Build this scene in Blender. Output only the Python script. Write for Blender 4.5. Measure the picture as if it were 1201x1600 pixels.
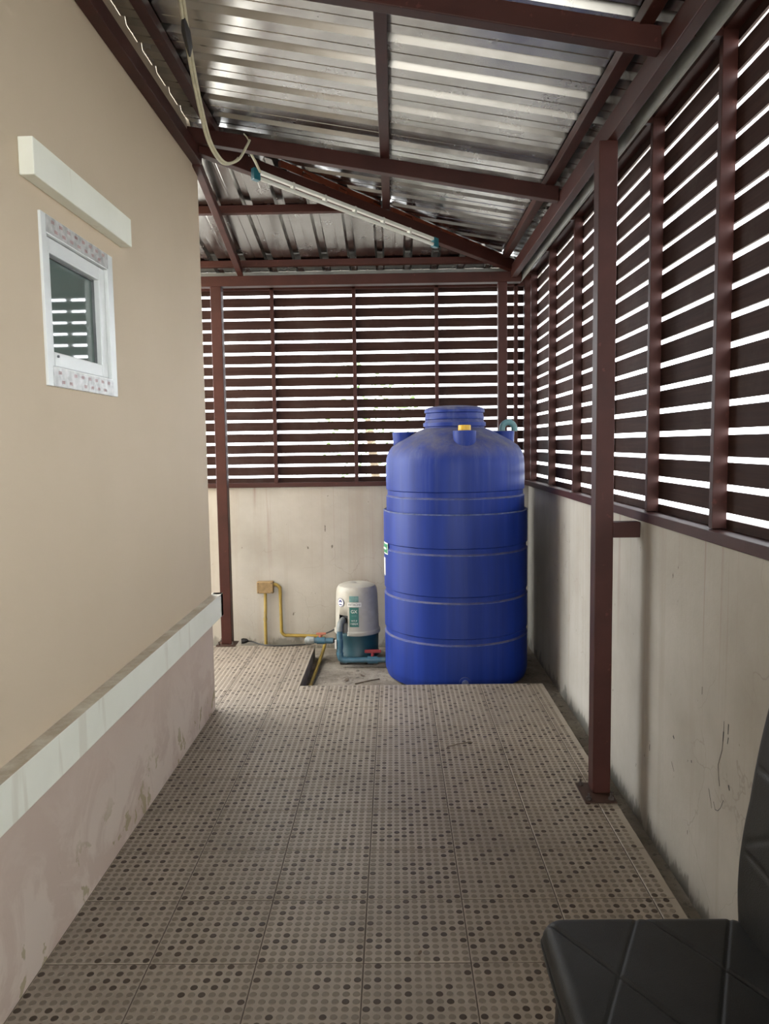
import bpy, bmesh, math, random
from mathutils import Vector, Matrix
random.seed(7)
for o in list(bpy.data.objects): bpy.data.objects.remove(o, do_unlink=True)
SC = bpy.context.scene
COL = SC.collection
PI = math.pi

# ------------------------------------------------------------------ camera
cam_d = bpy.data.cameras.new('camera'); cam = bpy.data.objects.new('camera', cam_d); COL.objects.link(cam)
SC.camera = cam
cam_d.sensor_fit = 'VERTICAL'; cam_d.sensor_height = 36.0; cam_d.lens = 1201.4 / 1600 * 36.0
cam_d.clip_start = 0.02
def cam_matrix(h, pitch, roll, yaw):
    cy, sy, cp, sp = math.cos(yaw), math.sin(yaw), math.cos(pitch), math.sin(pitch)
    f = Vector((sy*cp, cy*cp, sp)); r0 = Vector((cy, -sy, 0)); u0 = r0.cross(f)
    r = math.cos(roll)*r0 + math.sin(roll)*u0; u = -math.sin(roll)*r0 + math.cos(roll)*u0
    m = Matrix.Identity(4)
    for i in range(3):
        m[i][0] = r[i]; m[i][1] = u[i]; m[i][2] = -f[i]
    m[2][3] = h
    return m
cam.matrix_world = cam_matrix(1.4417, -0.08794, -0.01387, -0.01359)

# ------------------------------------------------------------------ world and exposure
w = bpy.data.worlds.new('sky'); SC.world = w; w.use_nodes = True
wn = w.node_tree.nodes['Background']
wn.inputs[0].default_value = (0.93, 0.97, 1.0, 1); wn.inputs[1].default_value = 1.0
SC.view_settings.view_transform = 'Standard'; SC.view_settings.look = 'None'
SC.view_settings.gamma = 1.0; SC.view_settings.use_curve_mapping = False
SC.view_settings.exposure = 3.45

# ------------------------------------------------------------------ materials
class NT:
    def __init__(s, name, rough=0.6, metal=0.0, spec=0.5):
        s.m = bpy.data.materials.new(name); s.m.use_nodes = True
        s.t = s.m.node_tree; s.b = s.t.nodes['Principled BSDF']
        s.b.inputs['Roughness'].default_value = rough; s.b.inputs['Metallic'].default_value = metal
        s.b.inputs['Specular IOR Level'].default_value = spec
    def n(s, typ, **kw):
        nd = s.t.nodes.new(typ)
        for k, v in kw.items(): setattr(nd, k, v)
        return nd
    def put(s, sock, v):
        if isinstance(v, bpy.types.NodeSocket): s.t.links.new(v, sock)
        else:
            if isinstance(v, (tuple, list)) and len(v) == 3 and sock.type == 'RGBA': v = (*v, 1)
            sock.default_value = v
    def pos(s): return s.n('ShaderNodeNewGeometry').outputs['Position']
    def scale(s, v, sc):
        nd = s.n('ShaderNodeVectorMath', operation='MULTIPLY'); s.put(nd.inputs[0], v); nd.inputs[1].default_value = sc
        return nd.outputs[0]
    def noise(s, v, sc, det=3, rough=0.55, dist=0.0):
        nd = s.n('ShaderNodeTexNoise'); s.put(nd.inputs['Vector'], v); nd.inputs['Scale'].default_value = sc
        nd.inputs['Detail'].default_value = det; nd.inputs['Roughness'].default_value = rough; nd.inputs['Distortion'].default_value = dist
        return nd.outputs['Fac']
    def rng(s, v, a, b, c=0.0, d=1.0):
        nd = s.n('ShaderNodeMapRange'); s.put(nd.inputs[0], v)
        for i, x in enumerate((a, b, c, d)): nd.inputs[i+1].default_value = x
        return nd.outputs[0]
    def math(s, op, a, b=0.0):
        nd = s.n('ShaderNodeMath', operation=op); s.put(nd.inputs[0], a); s.put(nd.inputs[1], b)
        return nd.outputs[0]
    def mix(s, f, a, b):
        nd = s.n('ShaderNodeMix', data_type='RGBA'); s.put(nd.inputs[0], f); s.put(nd.inputs[6], a); s.put(nd.inputs[7], b)
        return nd.outputs[2]
    def xyz(s, v):
        nd = s.n('ShaderNodeSeparateXYZ'); s.put(nd.inputs[0], v); return nd.outputs
    def color(s, c): s.put(s.b.inputs['Base Color'], c)
    def bump(s, h, strength=0.2, dist=0.01):
        nd = s.n('ShaderNodeBump'); nd.inputs['Strength'].default_value = strength; nd.inputs['Distance'].default_value = dist
        s.put(nd.inputs['Height'], h); s.t.links.new(nd.outputs[0], s.b.inputs['Normal'])

def mottled(name, c, rough=0.5, metal=0.0, var=0.25, sc=9.0, bump=0.0, spec=0.5, dust=None):
    t = NT(name, rough, metal, spec); p = t.pos()
    f = t.noise(p, sc, 4)
    col = t.mix(t.rng(f, 0.3, 0.7), tuple(x*(1-var) for x in c), tuple(min(1, x*(1+var)) for x in c))
    if dust:
        col = t.mix(t.rng(t.noise(p, 3.3, 5, .7), .5, .75, 0, dust[1]), col, dust[0])
    t.color(col)
    if bump: t.bump(t.noise(p, sc*6, 3), bump, 0.004)
    return t.m

M = {}
def paint_house():
    t = NT('house_paint', 0.75, spec=.25); p = t.pos(); z = t.xyz(p)[2]
    up = t.mix(t.rng(t.noise(p, 1.3, 4), .3, .7), (.57, .465, .335), (.61, .50, .365))
    lo = t.mix(t.rng(t.noise(p, 1.6, 4), .3, .7), (.53, .42, .345), (.585, .47, .39))
    base = t.mix(t.rng(z, .55, .56), lo, up)
    near = t.rng(z, .50, .16)                                   # damp rises from the floor
    eff = t.math('MULTIPLY', t.rng(t.noise(p, 3.6, 6, .65, .8), .44, .53), near)
    base = t.mix(t.math('MULTIPLY', eff, .5), base, (.72, .63, .54))
    peel = t.math('MULTIPLY', t.rng(t.noise(t.scale(p, (1, 1, 1)), 8, 4, .6, .4), .60, .625), t.rng(z, .26, .10))
    base = t.mix(t.math('MULTIPLY', peel, .8), base, (.36, .30, .17))
    sp = t.rng(t.noise(p, 30, 2), .80, .82)
    base = t.mix(t.math('MULTIPLY', sp, .6), base, (.15, .11, .08))
    t.color(base); t.bump(t.noise(p, 55, 4, .6), .12, .004); return t.m
M['house'] = paint_house()
def concrete_wall(name, axis):
    t = NT(name, 0.8, spec=.25); p = t.pos(); s = t.xyz(p); z = s[2]
    base = t.mix(t.rng(t.noise(p, 2.2, 5, .6), .3, .72), (.37, .335, .28), (.475, .44, .38))
    st = t.noise(t.scale(p, (9, 9, .35)), 1.0, 4, .6)           # rain streaks
    base = t.mix(t.math('MULTIPLY', t.rng(st, .52, .72), .45), base, (.34, .28, .22))
    st2 = t.noise(t.scale(p, (30, 30, .5)), 1.0, 3, .6)
    base = t.mix(t.math('MULTIPLY', t.rng(st2, .60, .7), t.rng(z, .5, 1.12, .1, .65)), base, (.30, .21, .17))
    jag = t.math('ADD', z, t.math('MULTIPLY', t.noise(t.scale(p, (7, 7, 3)), 1.0, 5, .7), -.42))
    base = t.mix(t.math('MULTIPLY', t.rng(jag, -.245, -.275), .8), base, (.20, .19, .16))
    sp = t.rng(t.noise(t.scale(p, (26, 26, 13)), 1.0, 3, .6), .715, .74)
    base = t.mix(t.math('MULTIPLY', sp, .75), base, (.09, .075, .06))
    cr = t.n('ShaderNodeTexVoronoi', feature='DISTANCE_TO_EDGE'); cr.inputs['Scale'].default_value = 3.0
    dv = t.n('ShaderNodeVectorMath', operation='ADD'); t.put(dv.inputs[0], p)
    nn = t.n('ShaderNodeTexNoise'); t.put(nn.inputs['Vector'], p); nn.inputs['Scale'].default_value = 9; nn.inputs['Detail'].default_value = 3
    sc = t.scale(nn.outputs['Color'], (.12, .12, .12)); t.put(dv.inputs[1], sc); t.put(cr.inputs['Vector'], dv.outputs[0])
    crk = t.math('MULTIPLY', t.rng(cr.outputs['Distance'], .008, .0), t.rng(t.noise(p, 1.7, 2), .53, .6))
    base = t.mix(t.math('MULTIPLY', crk, .35), base, (.2, .16, .13))
    t.color(base); t.bump(t.noise(p, 40, 5, .65), .2, .006); return t.m
M['conc'] = concrete_wall('weathered_wall', 0)
def ground_mat():
    t = NT('rough_ground', .9, spec=.2); p = t.pos()
    a = t.mix(t.rng(t.noise(p, 5, 6, .7), .3, .7), (.16, .13, .10), (.34, .30, .24))
    a = t.mix(t.rng(t.noise(p, 26, 4, .7), .55, .72), a, (.09, .075, .06))
    t.color(a); t.bump(t.noise(p, 22, 6, .7), .6, .02); return t.m
M['ground'] = ground_mat()
def tile_mat(name, dots):
    t = NT(name, .42, spec=.45); p = t.pos(); s = t.xyz(p)
    k = 11/.3
    cx = t.math('FLOOR', t.math('MULTIPLY', t.math('ADD', s[0], .4035+3), k)); cy = t.math('FLOOR', t.math('MULTIPLY', t.math('ADD', s[1], -2.0268+6), k))
    oi = t.n('ShaderNodeObjectInfo').outputs['Random']
    dirt = t.noise(p, 2.1, 5, .65)
    if dots:
        cb = t.n('ShaderNodeCombineXYZ'); t.put(cb.inputs[0], cx); t.put(cb.inputs[1], cy)
        wn_ = t.n('ShaderNodeTexWhiteNoise', noise_dimensions='2D'); t.put(wn_.inputs['Vector'], cb.outputs[0])
        v = wn_.outputs['Value']
        mid = t.mix(t.rng(v, .0, .75), (.150, .120, .089), (.178, .143, .107))
        lat = t.math('ADD', t.math('ADD', t.math('MULTIPLY', cx, 3.0), t.math('MULTIPLY', cy, 2.0)), t.math('FLOOR', t.math('MULTIPLY', v, 1.9)))
        dark = t.math('LESS_THAN', t.math('MODULO', lat, 5.0), .5)
        c = t.mix(dark, mid, (.042, .027, .017))
        c = t.mix(t.rng(dirt, .4, .75, 0, .25), c, (.13, .105, .08))
        t.b.inputs['Roughness'].default_value = .45; t.b.inputs['Specular IOR Level'].default_value = .3
    else:
        c = t.mix(t.rng(t.noise(p, 14, 4), .3, .7), (.29, .24, .185), (.345, .288, .225))
        c = t.mix(t.rng(oi, 0, 1, 0, .22), c, (.19, .158, .122))
        c = t.mix(t.rng(dirt, .42, .75, 0, .5), c, (.14, .115, .088))
    t.color(c); return t.m
M['tile'] = tile_mat('floor_tile_glaze', False); M['dot'] = tile_mat('floor_tile_studs', True)
M['grout'] = mottled('grout', (.085, .065, .048), .85, sc=20)
def steel_mat(name, c):
    t = NT(name, .5, spec=.22); p = t.pos()
    a = t.mix(t.rng(t.noise(p, 6, 4), .3, .7), tuple(x*.8 for x in c), tuple(x*1.2 for x in c))
    a = t.mix(t.rng(t.noise(t.scale(p, (1, 1, 1)), 30, 3), .66, .72, 0, .5), a, tuple(x*2.2 for x in c))
    t.color(a); t.bump(t.noise(p, 60, 3), .05, .003); return t.m
M['steel'] = steel_mat('brown_steel_paint', (.050, .0155, .0115))
M['red'] = steel_mat('red_oxide_primer', (.17, .04, .018))
M['rust'] = steel_mat('rusty_plate', (.05, .026, .018))
def slat_mat():
    t = NT('slat_brown', .7, spec=.12); p = t.pos()
    g = t.noise(t.scale(p, (2.5, 2.5, 90)), 1.0, 4, .6)
    a = t.mix(t.rng(g, .3, .7), (.030, .0140, .0110), (.048, .0235, .0185))
    a = t.mix(t.rng(t.noise(p, 4, 5, .7), .52, .75, 0, .35), a, (.085, .068, .058))
    t.color(a); t.bump(g, .25, .002); return t.m
M['slat'] = slat_mat()
def metal_roof():
    t = NT('galvalume', .3, 1.0); p = t.pos()
    n1 = t.noise(p, 6, 4, .6); n2 = t.noise(p, 150, 3, .7)
    t.color(t.mix(t.rng(n1, .3, .7), (.36, .35, .335), (.47, .46, .445)))
    t.put(t.b.inputs['Roughness'], t.rng(n1, .3, .7, .16, .30))
    h = t.math('ADD', t.math('MULTIPLY', t.noise(t.scale(p, (.5, 1, 1)), 4, 1), 1.0), t.math('MULTIPLY', n2, .0))
    t.bump(h, .06, .004); return t.m
M['roof'] = metal_roof()
M['fascia'] = mottled('grey_fascia', (.27, .275, .255), .6, sc=5)
def trim_mat():
    t = NT('cream_trim', .6, spec=.3); p = t.pos()
    a = t.mix(t.rng(t.noise(p, 4, 4), .3, .7), (.80, .80, .69), (.86, .86, .75))
    a = t.mix(t.math('MULTIPLY', t.rng(t.noise(t.scale(p, (14, 14, 1.5)), 1, 3), .6, .68), .25), a, (.5, .42, .3))
    up = t.xyz(t.n('ShaderNodeNewGeometry').outputs['Normal'])[2]      # settled dust on ledges
    a = t.mix(t.math('MULTIPLY', t.rng(up, .5, .9), t.rng(t.noise(p, 9, 5, .7), .25, .6, .45, .95)), a, (.40, .33, .24))
    t.color(a); return t.m
M['trim'] = trim_mat()
M['pvc'] = mottled('white_upvc', (.72, .74, .72), .3, var=.03)
def film_mat():
    t = NT('protective_film', .25, spec=.6); p = t.pos()
    n = t.noise(p, 30, 4); t.color(t.mix(t.rng(n, .35, .65), (.42, .42, .40), (.62, .62, .60)))
    t.bump(t.noise(p, 18, 4), .4, .006); return t.m
M['film'] = film_mat()
M['redprint'] = mottled('red_print', (.34, .07, .06), .5)
def pane_mat():
    t = NT('tinted_pane', .03, spec=.9); t.color((.13, .17, .15)); t.b.inputs['IOR'].default_value = 1.55; return t.m
M['pane'] = pane_mat()
M['gasket'] = mottled('grey_rubber', (.16, .17, .17), .6)
def tank_mat():
    t = NT('blue_polyethylene', .5, spec=.3); p = t.pos(); s = t.xyz(p)
    a = t.mix(t.rng(t.noise(t.scale(p, (14, 14, 1)), 1, 4), .3, .7), (.0045, .021, .165), (.0075, .030, .225))
    nz = t.xyz(t.n('ShaderNodeNewGeometry').outputs['Normal'])[2]
    d = t.math('MULTIPLY', t.rng(nz, .15, .75), t.rng(t.noise(p, 7, 6, .7), .30, .65))
    a = t.mix(t.math('MULTIPLY', d, .75), a, (.17, .155, .15))
    st = t.math('MULTIPLY', t.rng(t.noise(t.scale(p, (26, 26, .9)), 1, 4, .6), .5, .72), t.rng(s[2], .9, 1.4, .03, .18))
    a = t.mix(st, a, (.22, .24, .32))
    t.color(a); t.put(t.b.inputs['Roughness'], t.rng(d, 0, .6, .48, .8)); return t.m
M['tank'] = tank_mat()
M['tankline'] = mottled('scuffed_blue', (.075, .095, .21), .6, sc=30, var=.5)
M['yellow'] = mottled('yellow_plastic', (.62, .36, .02), .45)
M['teal'] = mottled('teal_pipe', (.10, .26, .28), .4, dust=((.25, .24, .2), .5))
M['bluepipe'] = mottled('blue_pvc_pipe', (.05, .13, .18), .4, sc=12, dust=((.22, .21, .18), .6))
M['greypipe'] = mottled('dusty_pvc', (.16, .17, .16), .55, sc=14)
M['redvalve'] = mottled('red_valve', (.20, .015, .018), .4)
M['orangevalve'] = mottled('faded_red_valve', (.36, .12, .07), .5)
M['pumpcover'] = mottled('ivory_plastic', (.40, .375, .315), .45, sc=6, var=.1, dust=((.22, .19, .14), .55))
M['pumpbase'] = mottled('pump_teal', (.012, .050, .062), .45, dust=((.10, .09, .07), .5))
M['black'] = mottled('black_plastic', (.015, .014, .013), .5)
M['green'] = mottled('green_label', (.02, .12, .10), .4, var=.1)
M['greenpale'] = mottled('faded_green_label', (.12, .23, .21), .4, var=.2, sc=60)
M['white'] = mottled('white_label', (.68, .66, .60), .45, var=.05)
M['navy'] = mottled('navy_print', (.03, .03, .16), .4)
M['ink'] = mottled('black_print', (.02, .02, .02), .5)
M['tankgreen'] = mottled('green_sticker', (.02, .22, .10), .35)
M['junction'] = mottled('dusty_yellow_box', (.28, .18, .075), .6, sc=20)
M['conduit'] = mottled('yellow_conduit', (.33, .22, .035), .5, sc=10, dust=((.25, .2, .12), .6))
M['wire'] = mottled('ivory_cable', (.60, .56, .40), .5, sc=25, var=.1)
M['tube'] = mottled('white_batten', (.66, .66, .60), .35, var=.05)
M['cap'] = mottled('teal_endcap', (.012, .11, .14), .3)
def leather():
    t = NT('black_leatherette', .46, spec=.3); p = t.pos()
    t.color(t.mix(t.rng(t.noise(p, 5, 4), .3, .7), (.015, .0148, .0138), (.025, .0245, .023)))
    v = t.n('ShaderNodeTexVoronoi'); v.inputs['Scale'].default_value = 420; t.put(v.inputs['Vector'], p)
    h = t.math('ADD', t.math('MULTIPLY', v.outputs['Distance'], .3), t.math('MULTIPLY', t.noise(p, 11, 3), 1.2))
    t.bump(h, .16, .006); return t.m
M['leather'] = leather()
M['leaf'] = mottled('green_leaf', (.07, .14, .03), .5, sc=3, var=.5)
M['bark'] = mottled('bark', (.12, .09, .06), .9)
M['dry'] = mottled('dry_leaf', (.10, .07, .045), .8)
M['bolt'] = mottled('bolt', (.10, .08, .07), .4, 0.6)

# ------------------------------------------------------------------ mesh helpers
class MB:
    def __init__(s): s.v = []; s.f = []; s.fm = []
    def add(s, v, f, mi=0):
        n = len(s.v); s.v += [tuple(x) for x in v]; s.f += [tuple(n+i for i in q) for q in f]; s.fm += [mi]*len(f); return s
    def box(s, x0, x1, y0, y1, z0, z1, mi=0):
        v = [(x, y, z) for z in (z0, z1) for y in (y0, y1) for x in (x0, x1)]
        return s.add(v, [(0, 2, 3, 1), (4, 5, 7, 6), (0, 1, 5, 4), (1, 3, 7, 5), (3, 2, 6, 7), (2, 0, 4, 6)], mi)
    def bar(s, a, b, wd, ht, mi=0):      # box from a to b (centre line of the bottom face), width sideways, height up
        a = Vector(a); b = Vector(b); d = (b-a).normalized(); sd = d.cross(Vector((0, 0, 1))).normalized()*wd/2
        up = Vector((0, 0, ht)); v = []
        for q in (a, b): v += [q-sd, q+sd, q+sd+up, q-sd+up]
        return s.add(v, [(3, 2, 1, 0), (4, 5, 6, 7), (0, 1, 5, 4), (1, 2, 6, 5), (2, 3, 7, 6), (3, 0, 4, 7)], mi)
    def lathe(s, prof, c=(0, 0), n=48, mi=0, skip=None, a0=0.0):
        v = []; f = []
        for r, z in prof:
            for i in range(n):
                a = a0+2*PI*i/n; v.append((c[0]+r*math.cos(a), c[1]+r*math.sin(a), z))
        for j in range(len(prof)-1):
            for i in range(n):
                if skip and skip(2*PI*(i+.5)/n, (prof[j][1]+prof[j+1][1])/2): continue
                k = (i+1) % n; f.append((j*n+i, j*n+k, (j+1)*n+k, (j+1)*n+i))
        return s.add(v, f, mi)
    def tube(s, pts, r, n=12, mi=0, cap=True):
        pts = [Vector(p) for p in pts]; v = []; f = []
        rr = r if isinstance(r, (list, tuple)) else [r]*len(pts)
        up = Vector((0, 0, 1)); prev = None
        for i, p in enumerate(pts):
            d = (pts[min(i+1, len(pts)-1)]-pts[max(i-1, 0)]).normalized()
            if prev is None:
                a = d.orthogonal().normalized()
            else:
                a = (prev-d*prev.dot(d)).normalized()
            prev = a; b = d.cross(a)
            for k in range(n):
                t = 2*PI*k/n; v.append(p+(a*math.cos(t)+b*math.sin(t))*rr[i])
        m = len(pts)
        for i in range(m-1):
            for k in range(n):
                l = (k+1) % n; f.append((i*n+k, i*n+l, (i+1)*n+l, (i+1)*n+k))
        if cap: f += [tuple(range(n))[::-1], tuple((m-1)*n+k for k in range(n))]
        return s.add(v, f, mi)
    def cylpatch(s, c, r, a0, a1, z0, z1, th=.0012, n=8, mi=0):   # label wrapped on a cylinder; angle measured from -Y towards +X
        v = []; f = []
        for i in range(n+1):
            a = a0+(a1-a0)*i/n
            for rr in (r-.001, r+th):
                for z in (z0, z1): v.append((c[0]+rr*math.sin(a), c[1]-rr*math.cos(a), z))
        for i in range(n):
            o = i*4; q = o+4
            f += [(o+2, q+2, q+3, o+3), (o, o+1, q+1, q), (o+1, o+3, q+3, q+1), (o, q, q+2, o+2)]
        f += [(0, 2, 3, 1), (n*4, n*4+1, n*4+3, n*4+2)]
        return s.add(v, f, mi)
    def cyldisc(s, c, r, a, z, rad, th=.0015, n=24, mi=0):
        v = [(c[0]+(r+th)*math.sin(a), c[1]-(r+th)*math.cos(a), z)]; f = []
        for k in range(n):
            t = 2*PI*k/n; aa = a+rad*math.cos(t)/r
            v.append((c[0]+(r+th)*math.sin(aa), c[1]-(r+th)*math.cos(aa), z+rad*math.sin(t)))
        for k in range(n): f.append((0, 1+k, 1+(k+1) % n))
        return s.add(v, f, mi)
    def build(s, name, mat, parent=None, bevel=0.0, smooth=False, solid=0.0, seg=2, sharp=0.6):
        o3 = Vector(parent.location) if parent else Vector((0, 0, 0))
        if parent and parent.parent: o3 = Vector(parent.location)+Vector(parent.parent.location)
        me = bpy.data.meshes.new(name)
        me.from_pydata([tuple(Vector(p)-o3) for p in s.v], [], s.f)
        for m_ in (mat if isinstance(mat, (list, tuple)) else [mat]): me.materials.append(M[m_])
        for i, p in enumerate(me.polygons): p.material_index = s.fm[i]
        bm = bmesh.new(); bm.from_mesh(me); bmesh.ops.recalc_face_normals(bm, faces=bm.faces); bm.to_mesh(me); bm.free()
        if smooth:
            for p in me.polygons: p.use_smooth = True
            try: me.set_sharp_from_angle(angle=sharp)
            except Exception: pass
        o = bpy.data.objects.new(name, me); COL.objects.link(o)
        if parent: o.parent = parent
        if bevel:
            b = o.modifiers.new('bevel', 'BEVEL'); b.width = bevel; b.segments = seg; b.limit_method = 'ANGLE'
        if solid:
            b = o.modifiers.new('thick', 'SOLIDIFY'); b.thickness = solid; b.offset = 1
        return o
def tag(o, label, cat, group=None, kind=None):
    o['label'] = label; o['category'] = cat
    if group: o['group'] = group
    if kind: o['kind'] = kind
    return o
def thing(name, loc, label, cat, group=None, kind=None):
    o = bpy.data.objects.new(name, None); COL.objects.link(o); o.location = loc; o.empty_display_size = .05
    return tag(o, label, cat, group, kind)
def arc(c, r, a0, a1, u, v, n=6):
    c = Vector(c); u = Vector(u); v = Vector(v)
    return [c+u*r*math.cos(a0+(a1-a0)*i/n)+v*r*math.sin(a0+(a1-a0)*i/n) for i in range(n+1)]
def smooth_path(pts, n=8):
    P = [Vector(p) for p in pts]; out = []
    for i in range(len(P)-1):
        p0 = P[max(i-1, 0)]; p1 = P[i]; p2 = P[i+1]; p3 = P[min(i+2, len(P)-1)]
        for k in range(n):
            t = k/n
            out.append(.5*((2*p1)+(p2-p0)*t+(2*p0-5*p1+4*p2-p3)*t*t+(3*p1-p0-3*p2+p3)*t**3))
    out.append(P[-1]); return out
def text_mesh(txt, size, align='CENTER'):
    cu = bpy.data.curves.new('lettering', 'FONT'); cu.body = txt; cu.size = size; cu.align_x = align; cu.align_y = 'CENTER'; cu.extrude = 0.0
    ob = bpy.data.objects.new('lettering', cu); COL.objects.link(ob)
    bpy.context.view_layer.update()
    me = bpy.data.meshes.new_from_object(ob.evaluated_get(bpy.context.evaluated_depsgraph_get()))
    v = [tuple(x.co) for x in me.vertices]; f = [tuple(p.vertices) for p in me.polygons]
    bpy.data.objects.remove(ob); bpy.data.meshes.remove(me); bpy.data.curves.remove(cu)
    return v, f

# ------------------------------------------------------------------ the setting: ground, floor, walls
XL, YC = -1.0035, 4.12            # house wall plane and its corner
TX, TY, TS = -0.4035, 2.0268, 0.3 # tile grid
XE, YE, XP, YB = 0.874, 4.515, -0.585, 5.46   # tile edges: right, pit front, pit left, back
g = MB()
N = 26
gx0, gx1, gy0, gy1 = -14, 14, -14, 16
g.box(-2.6, 1.10, -2.7, 5.86, -.14, -.1)
tag(g.build('ground', 'ground'), 'bare rough concrete ground in the sunken corner under the blue tank', 'ground', kind='structure')
m = MB(); m.add([(gx0, gy0, -.13), (gx1, gy0, -.13), (gx1, gy1, -.13), (gx0, gy1, -.13)], [(0, 1, 2, 3)])
M['yard'] = mottled('pale_bounce_ground', (.52, .49, .43), .9, var=.12, sc=2.5)  # added outdoor ground, kept pale so it bounces sky light inside
tag(m.build('yard', 'yard'), 'assumed yard beyond the slatted screens, added pale to bounce daylight inside', 'yard', kind='structure')
fl = thing('floor', (0, 0, 0), 'beige tiled floor with raised round studs, many of them dark brown', 'floor', kind='structure')
for nm, mt, z0, z1, e in (('slab', 'ground', -.1, -.012, .006), ('grout_bed', 'grout', -.012, -.0016, .003)):
    b = MB(); b.box(XL, XE-e, -2.6, YE-e, z0, z1); b.box(-2.6, XL, YC, YB-e, z0, z1); b.box(XL, XP-e, YE-e, YB-e, z0, z1)
    b.build(nm, mt, fl)
tile_cache = {}
def tile_mesh(w_, d_, ox, oy):
    """tile of size w_ x d_ whose lower corner sits at (ox, oy) inside its 0.3 m cell"""
    key = (round(w_, 3), round(d_, 3), round(ox, 3), round(oy, 3))
    if key in tile_cache: return tile_cache[key]
    m = MB(); e = .0019
    x0, x1, y0, y1 = e, w_-e, e, d_-e
    c = .0012
    v = [(x0, y0, -.008), (x1, y0, -.008), (x1, y1, -.008), (x0, y1, -.008), (x0, y0, -c), (x1, y0, -c), (x1, y1, -c), (x0, y1, -c),
         (x0+c, y0+c, 0), (x1-c, y0+c, 0), (x1-c, y1-c, 0), (x0+c, y1-c, 0)]
    m.add(v, [(0, 1, 5, 4), (1, 2, 6, 5), (2, 3, 7, 6), (3, 0, 4, 7), (4, 5, 9, 8), (5, 6, 10, 9), (6, 7, 11, 10), (7, 4, 8, 11), (8, 9, 10, 11)])
    pt = TS/11; R1, R2 = .0102, .0088; nn = 12
    for i in range(11):
        for j in range(11):
            cx = (i+.5)*pt-ox; cy = (j+.5)*pt-oy
            if not (x0+R1 < cx < x1-R1 and y0+R1 < cy < y1-R1): continue
            v = [(cx+R1*math.cos(2*PI*k/nn), cy+R1*math.sin(2*PI*k/nn), .0001) for k in range(nn)]
            v += [(cx+R2*math.cos(2*PI*k/nn), cy+R2*math.sin(2*PI*k/nn), .0014) for k in range(nn)]
            m.add(v, [(k, (k+1) % nn, nn+(k+1) % nn, nn+k) for k in range(nn)]+[tuple(range(nn, 2*nn))], 1)
    me = bpy.data.meshes.new('tile'); me.from_pydata(m.v, [], m.f); me.materials.append(M['tile']); me.materials.append(M['dot'])
    for i, p in enumerate(me.polygons): p.material_index = m.fm[i]
    tile_cache[key] = me; return me
def put_tile(x0, x1, y0, y1, cx0, cy0):
    o = bpy.data.objects.new('tile', tile_mesh(x1-x0, y1-y0, x0-cx0, y0-cy0)); COL.objects.link(o); o.parent = fl
    o.location = (x0, y0, random.uniform(-.0004, .0004)); o.rotation_euler = (random.uniform(-.0016, .0016), random.uniform(-.0016, .0016), 0)
for r in range(-6, 13):
    for c in range(-4, 5):
        x0, y0 = TX+c*TS, TY+r*TS; x1, y1 = x0+TS, y0+TS
        if y0 < YE-.02 and c >= -2 and x0 < XE-.01:                 # corridor
            if y1 <= YE or x0 >= XP-.001: put_tile(x0, min(x1, XE), y0, min(y1, YE), x0, y0)
            elif x1 > XP > x0:                                       # corner tile beside the pit
                put_tile(x0, XP, y0, y1, x0, y0); put_tile(XP, x1, y0, YE, x0, y0)
            else: put_tile(x0, min(x1, XP), y0, min(y1, YB), x0, y0)
        elif y0 >= YE-.02 and x0 < XP and y0 < YB-.01 and c >= -4:   # passage behind the house
            put_tile(x0, min(x1, XP), y0, min(y1, YB), x0, y0)
        elif c < -2 and y1 > YC+.01 and y0 < YB-.01:
            put_tile(x0, x1, max(y0, YC+.003), min(y1, YB), x0, y0)

# house wall with window opening
wy0, wy1, wz0, wz1 = 2.250, 2.785, 1.640, 2.105
b = MB(); HT = 3.45
b.box(XL-.12, XL, -2.6, wy0, -.1, HT); b.box(XL-.12, XL, wy1, YC, -.1, HT)
b.box(XL-.12, XL, wy0, wy1, -.1, wz0); b.box(XL-.12, XL, wy0, wy1, wz1, HT)
b.box(-4.2, XL-.12, YC-.12, YC, -.1, HT)
tag(b.build('wall_left', 'house'), 'beige rendered house wall, pinkish and flaking below the cream moulding', 'wall', kind='structure')
b = MB()
b.box(XL, XL+.05, -2.6, YC+.05, .515, .640); b.box(-4.2, XL+.05, YC, YC+.05, .515, .640)
tag(b.build('trim_1', 'trim', bevel=.002), 'cream dado moulding running low along the house wall', 'moulding', kind='structure')
b = MB(); b.box(XL, XL+.042, 2.137, 2.915, 2.181, 2.282)
tag(b.build('trim_2', 'trim', bevel=.003), 'cream hood ledge above the small window', 'ledge', kind='structure')

# window
wd = thing('window_1', (XL, 2.517, 1.62), 'small white plastic window with protective film strips on its frame', 'window', kind='structure')
fy0, fy1, fz0, fz1 = 2.237, 2.797, 1.625, 2.119
def frame(y0, y1, z0, z1, t, x0, x1):
    m = MB(); tl, tr, tb, tt = t
    m.box(x0, x1, y0, y0+tl, z0, z1); m.box(x0, x1, y1-tr, y1, z0, z1)
    m.box(x0, x1, y0+tl, y1-tr, z0, z0+tb); m.box(x0, x1, y0+tl, y1-tr, z1-tt, z1); return m
frame(fy0, fy1, fz0, fz1, (.035, .05, .06, .055), XL-.05, XL+.008).build('frame', 'pvc', wd, bevel=.002)
sash = frame(fy0+.037, fy1-.052, fz0+.062, fz1-.057, (.038, .052, .043, .045), XL-.05, XL-.004).build('sash', 'pvc', wd, bevel=.003)
iy0, iy1, iz0, iz1 = fy0+.075, fy1-.104, fz0+.105, fz1-.102
frame(iy0-.001, iy1+.001, iz0-.001, iz1+.001, (.005, .005, .005, .005), XL-.05, XL-.022).build('gasket', 'gasket', sash)
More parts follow.
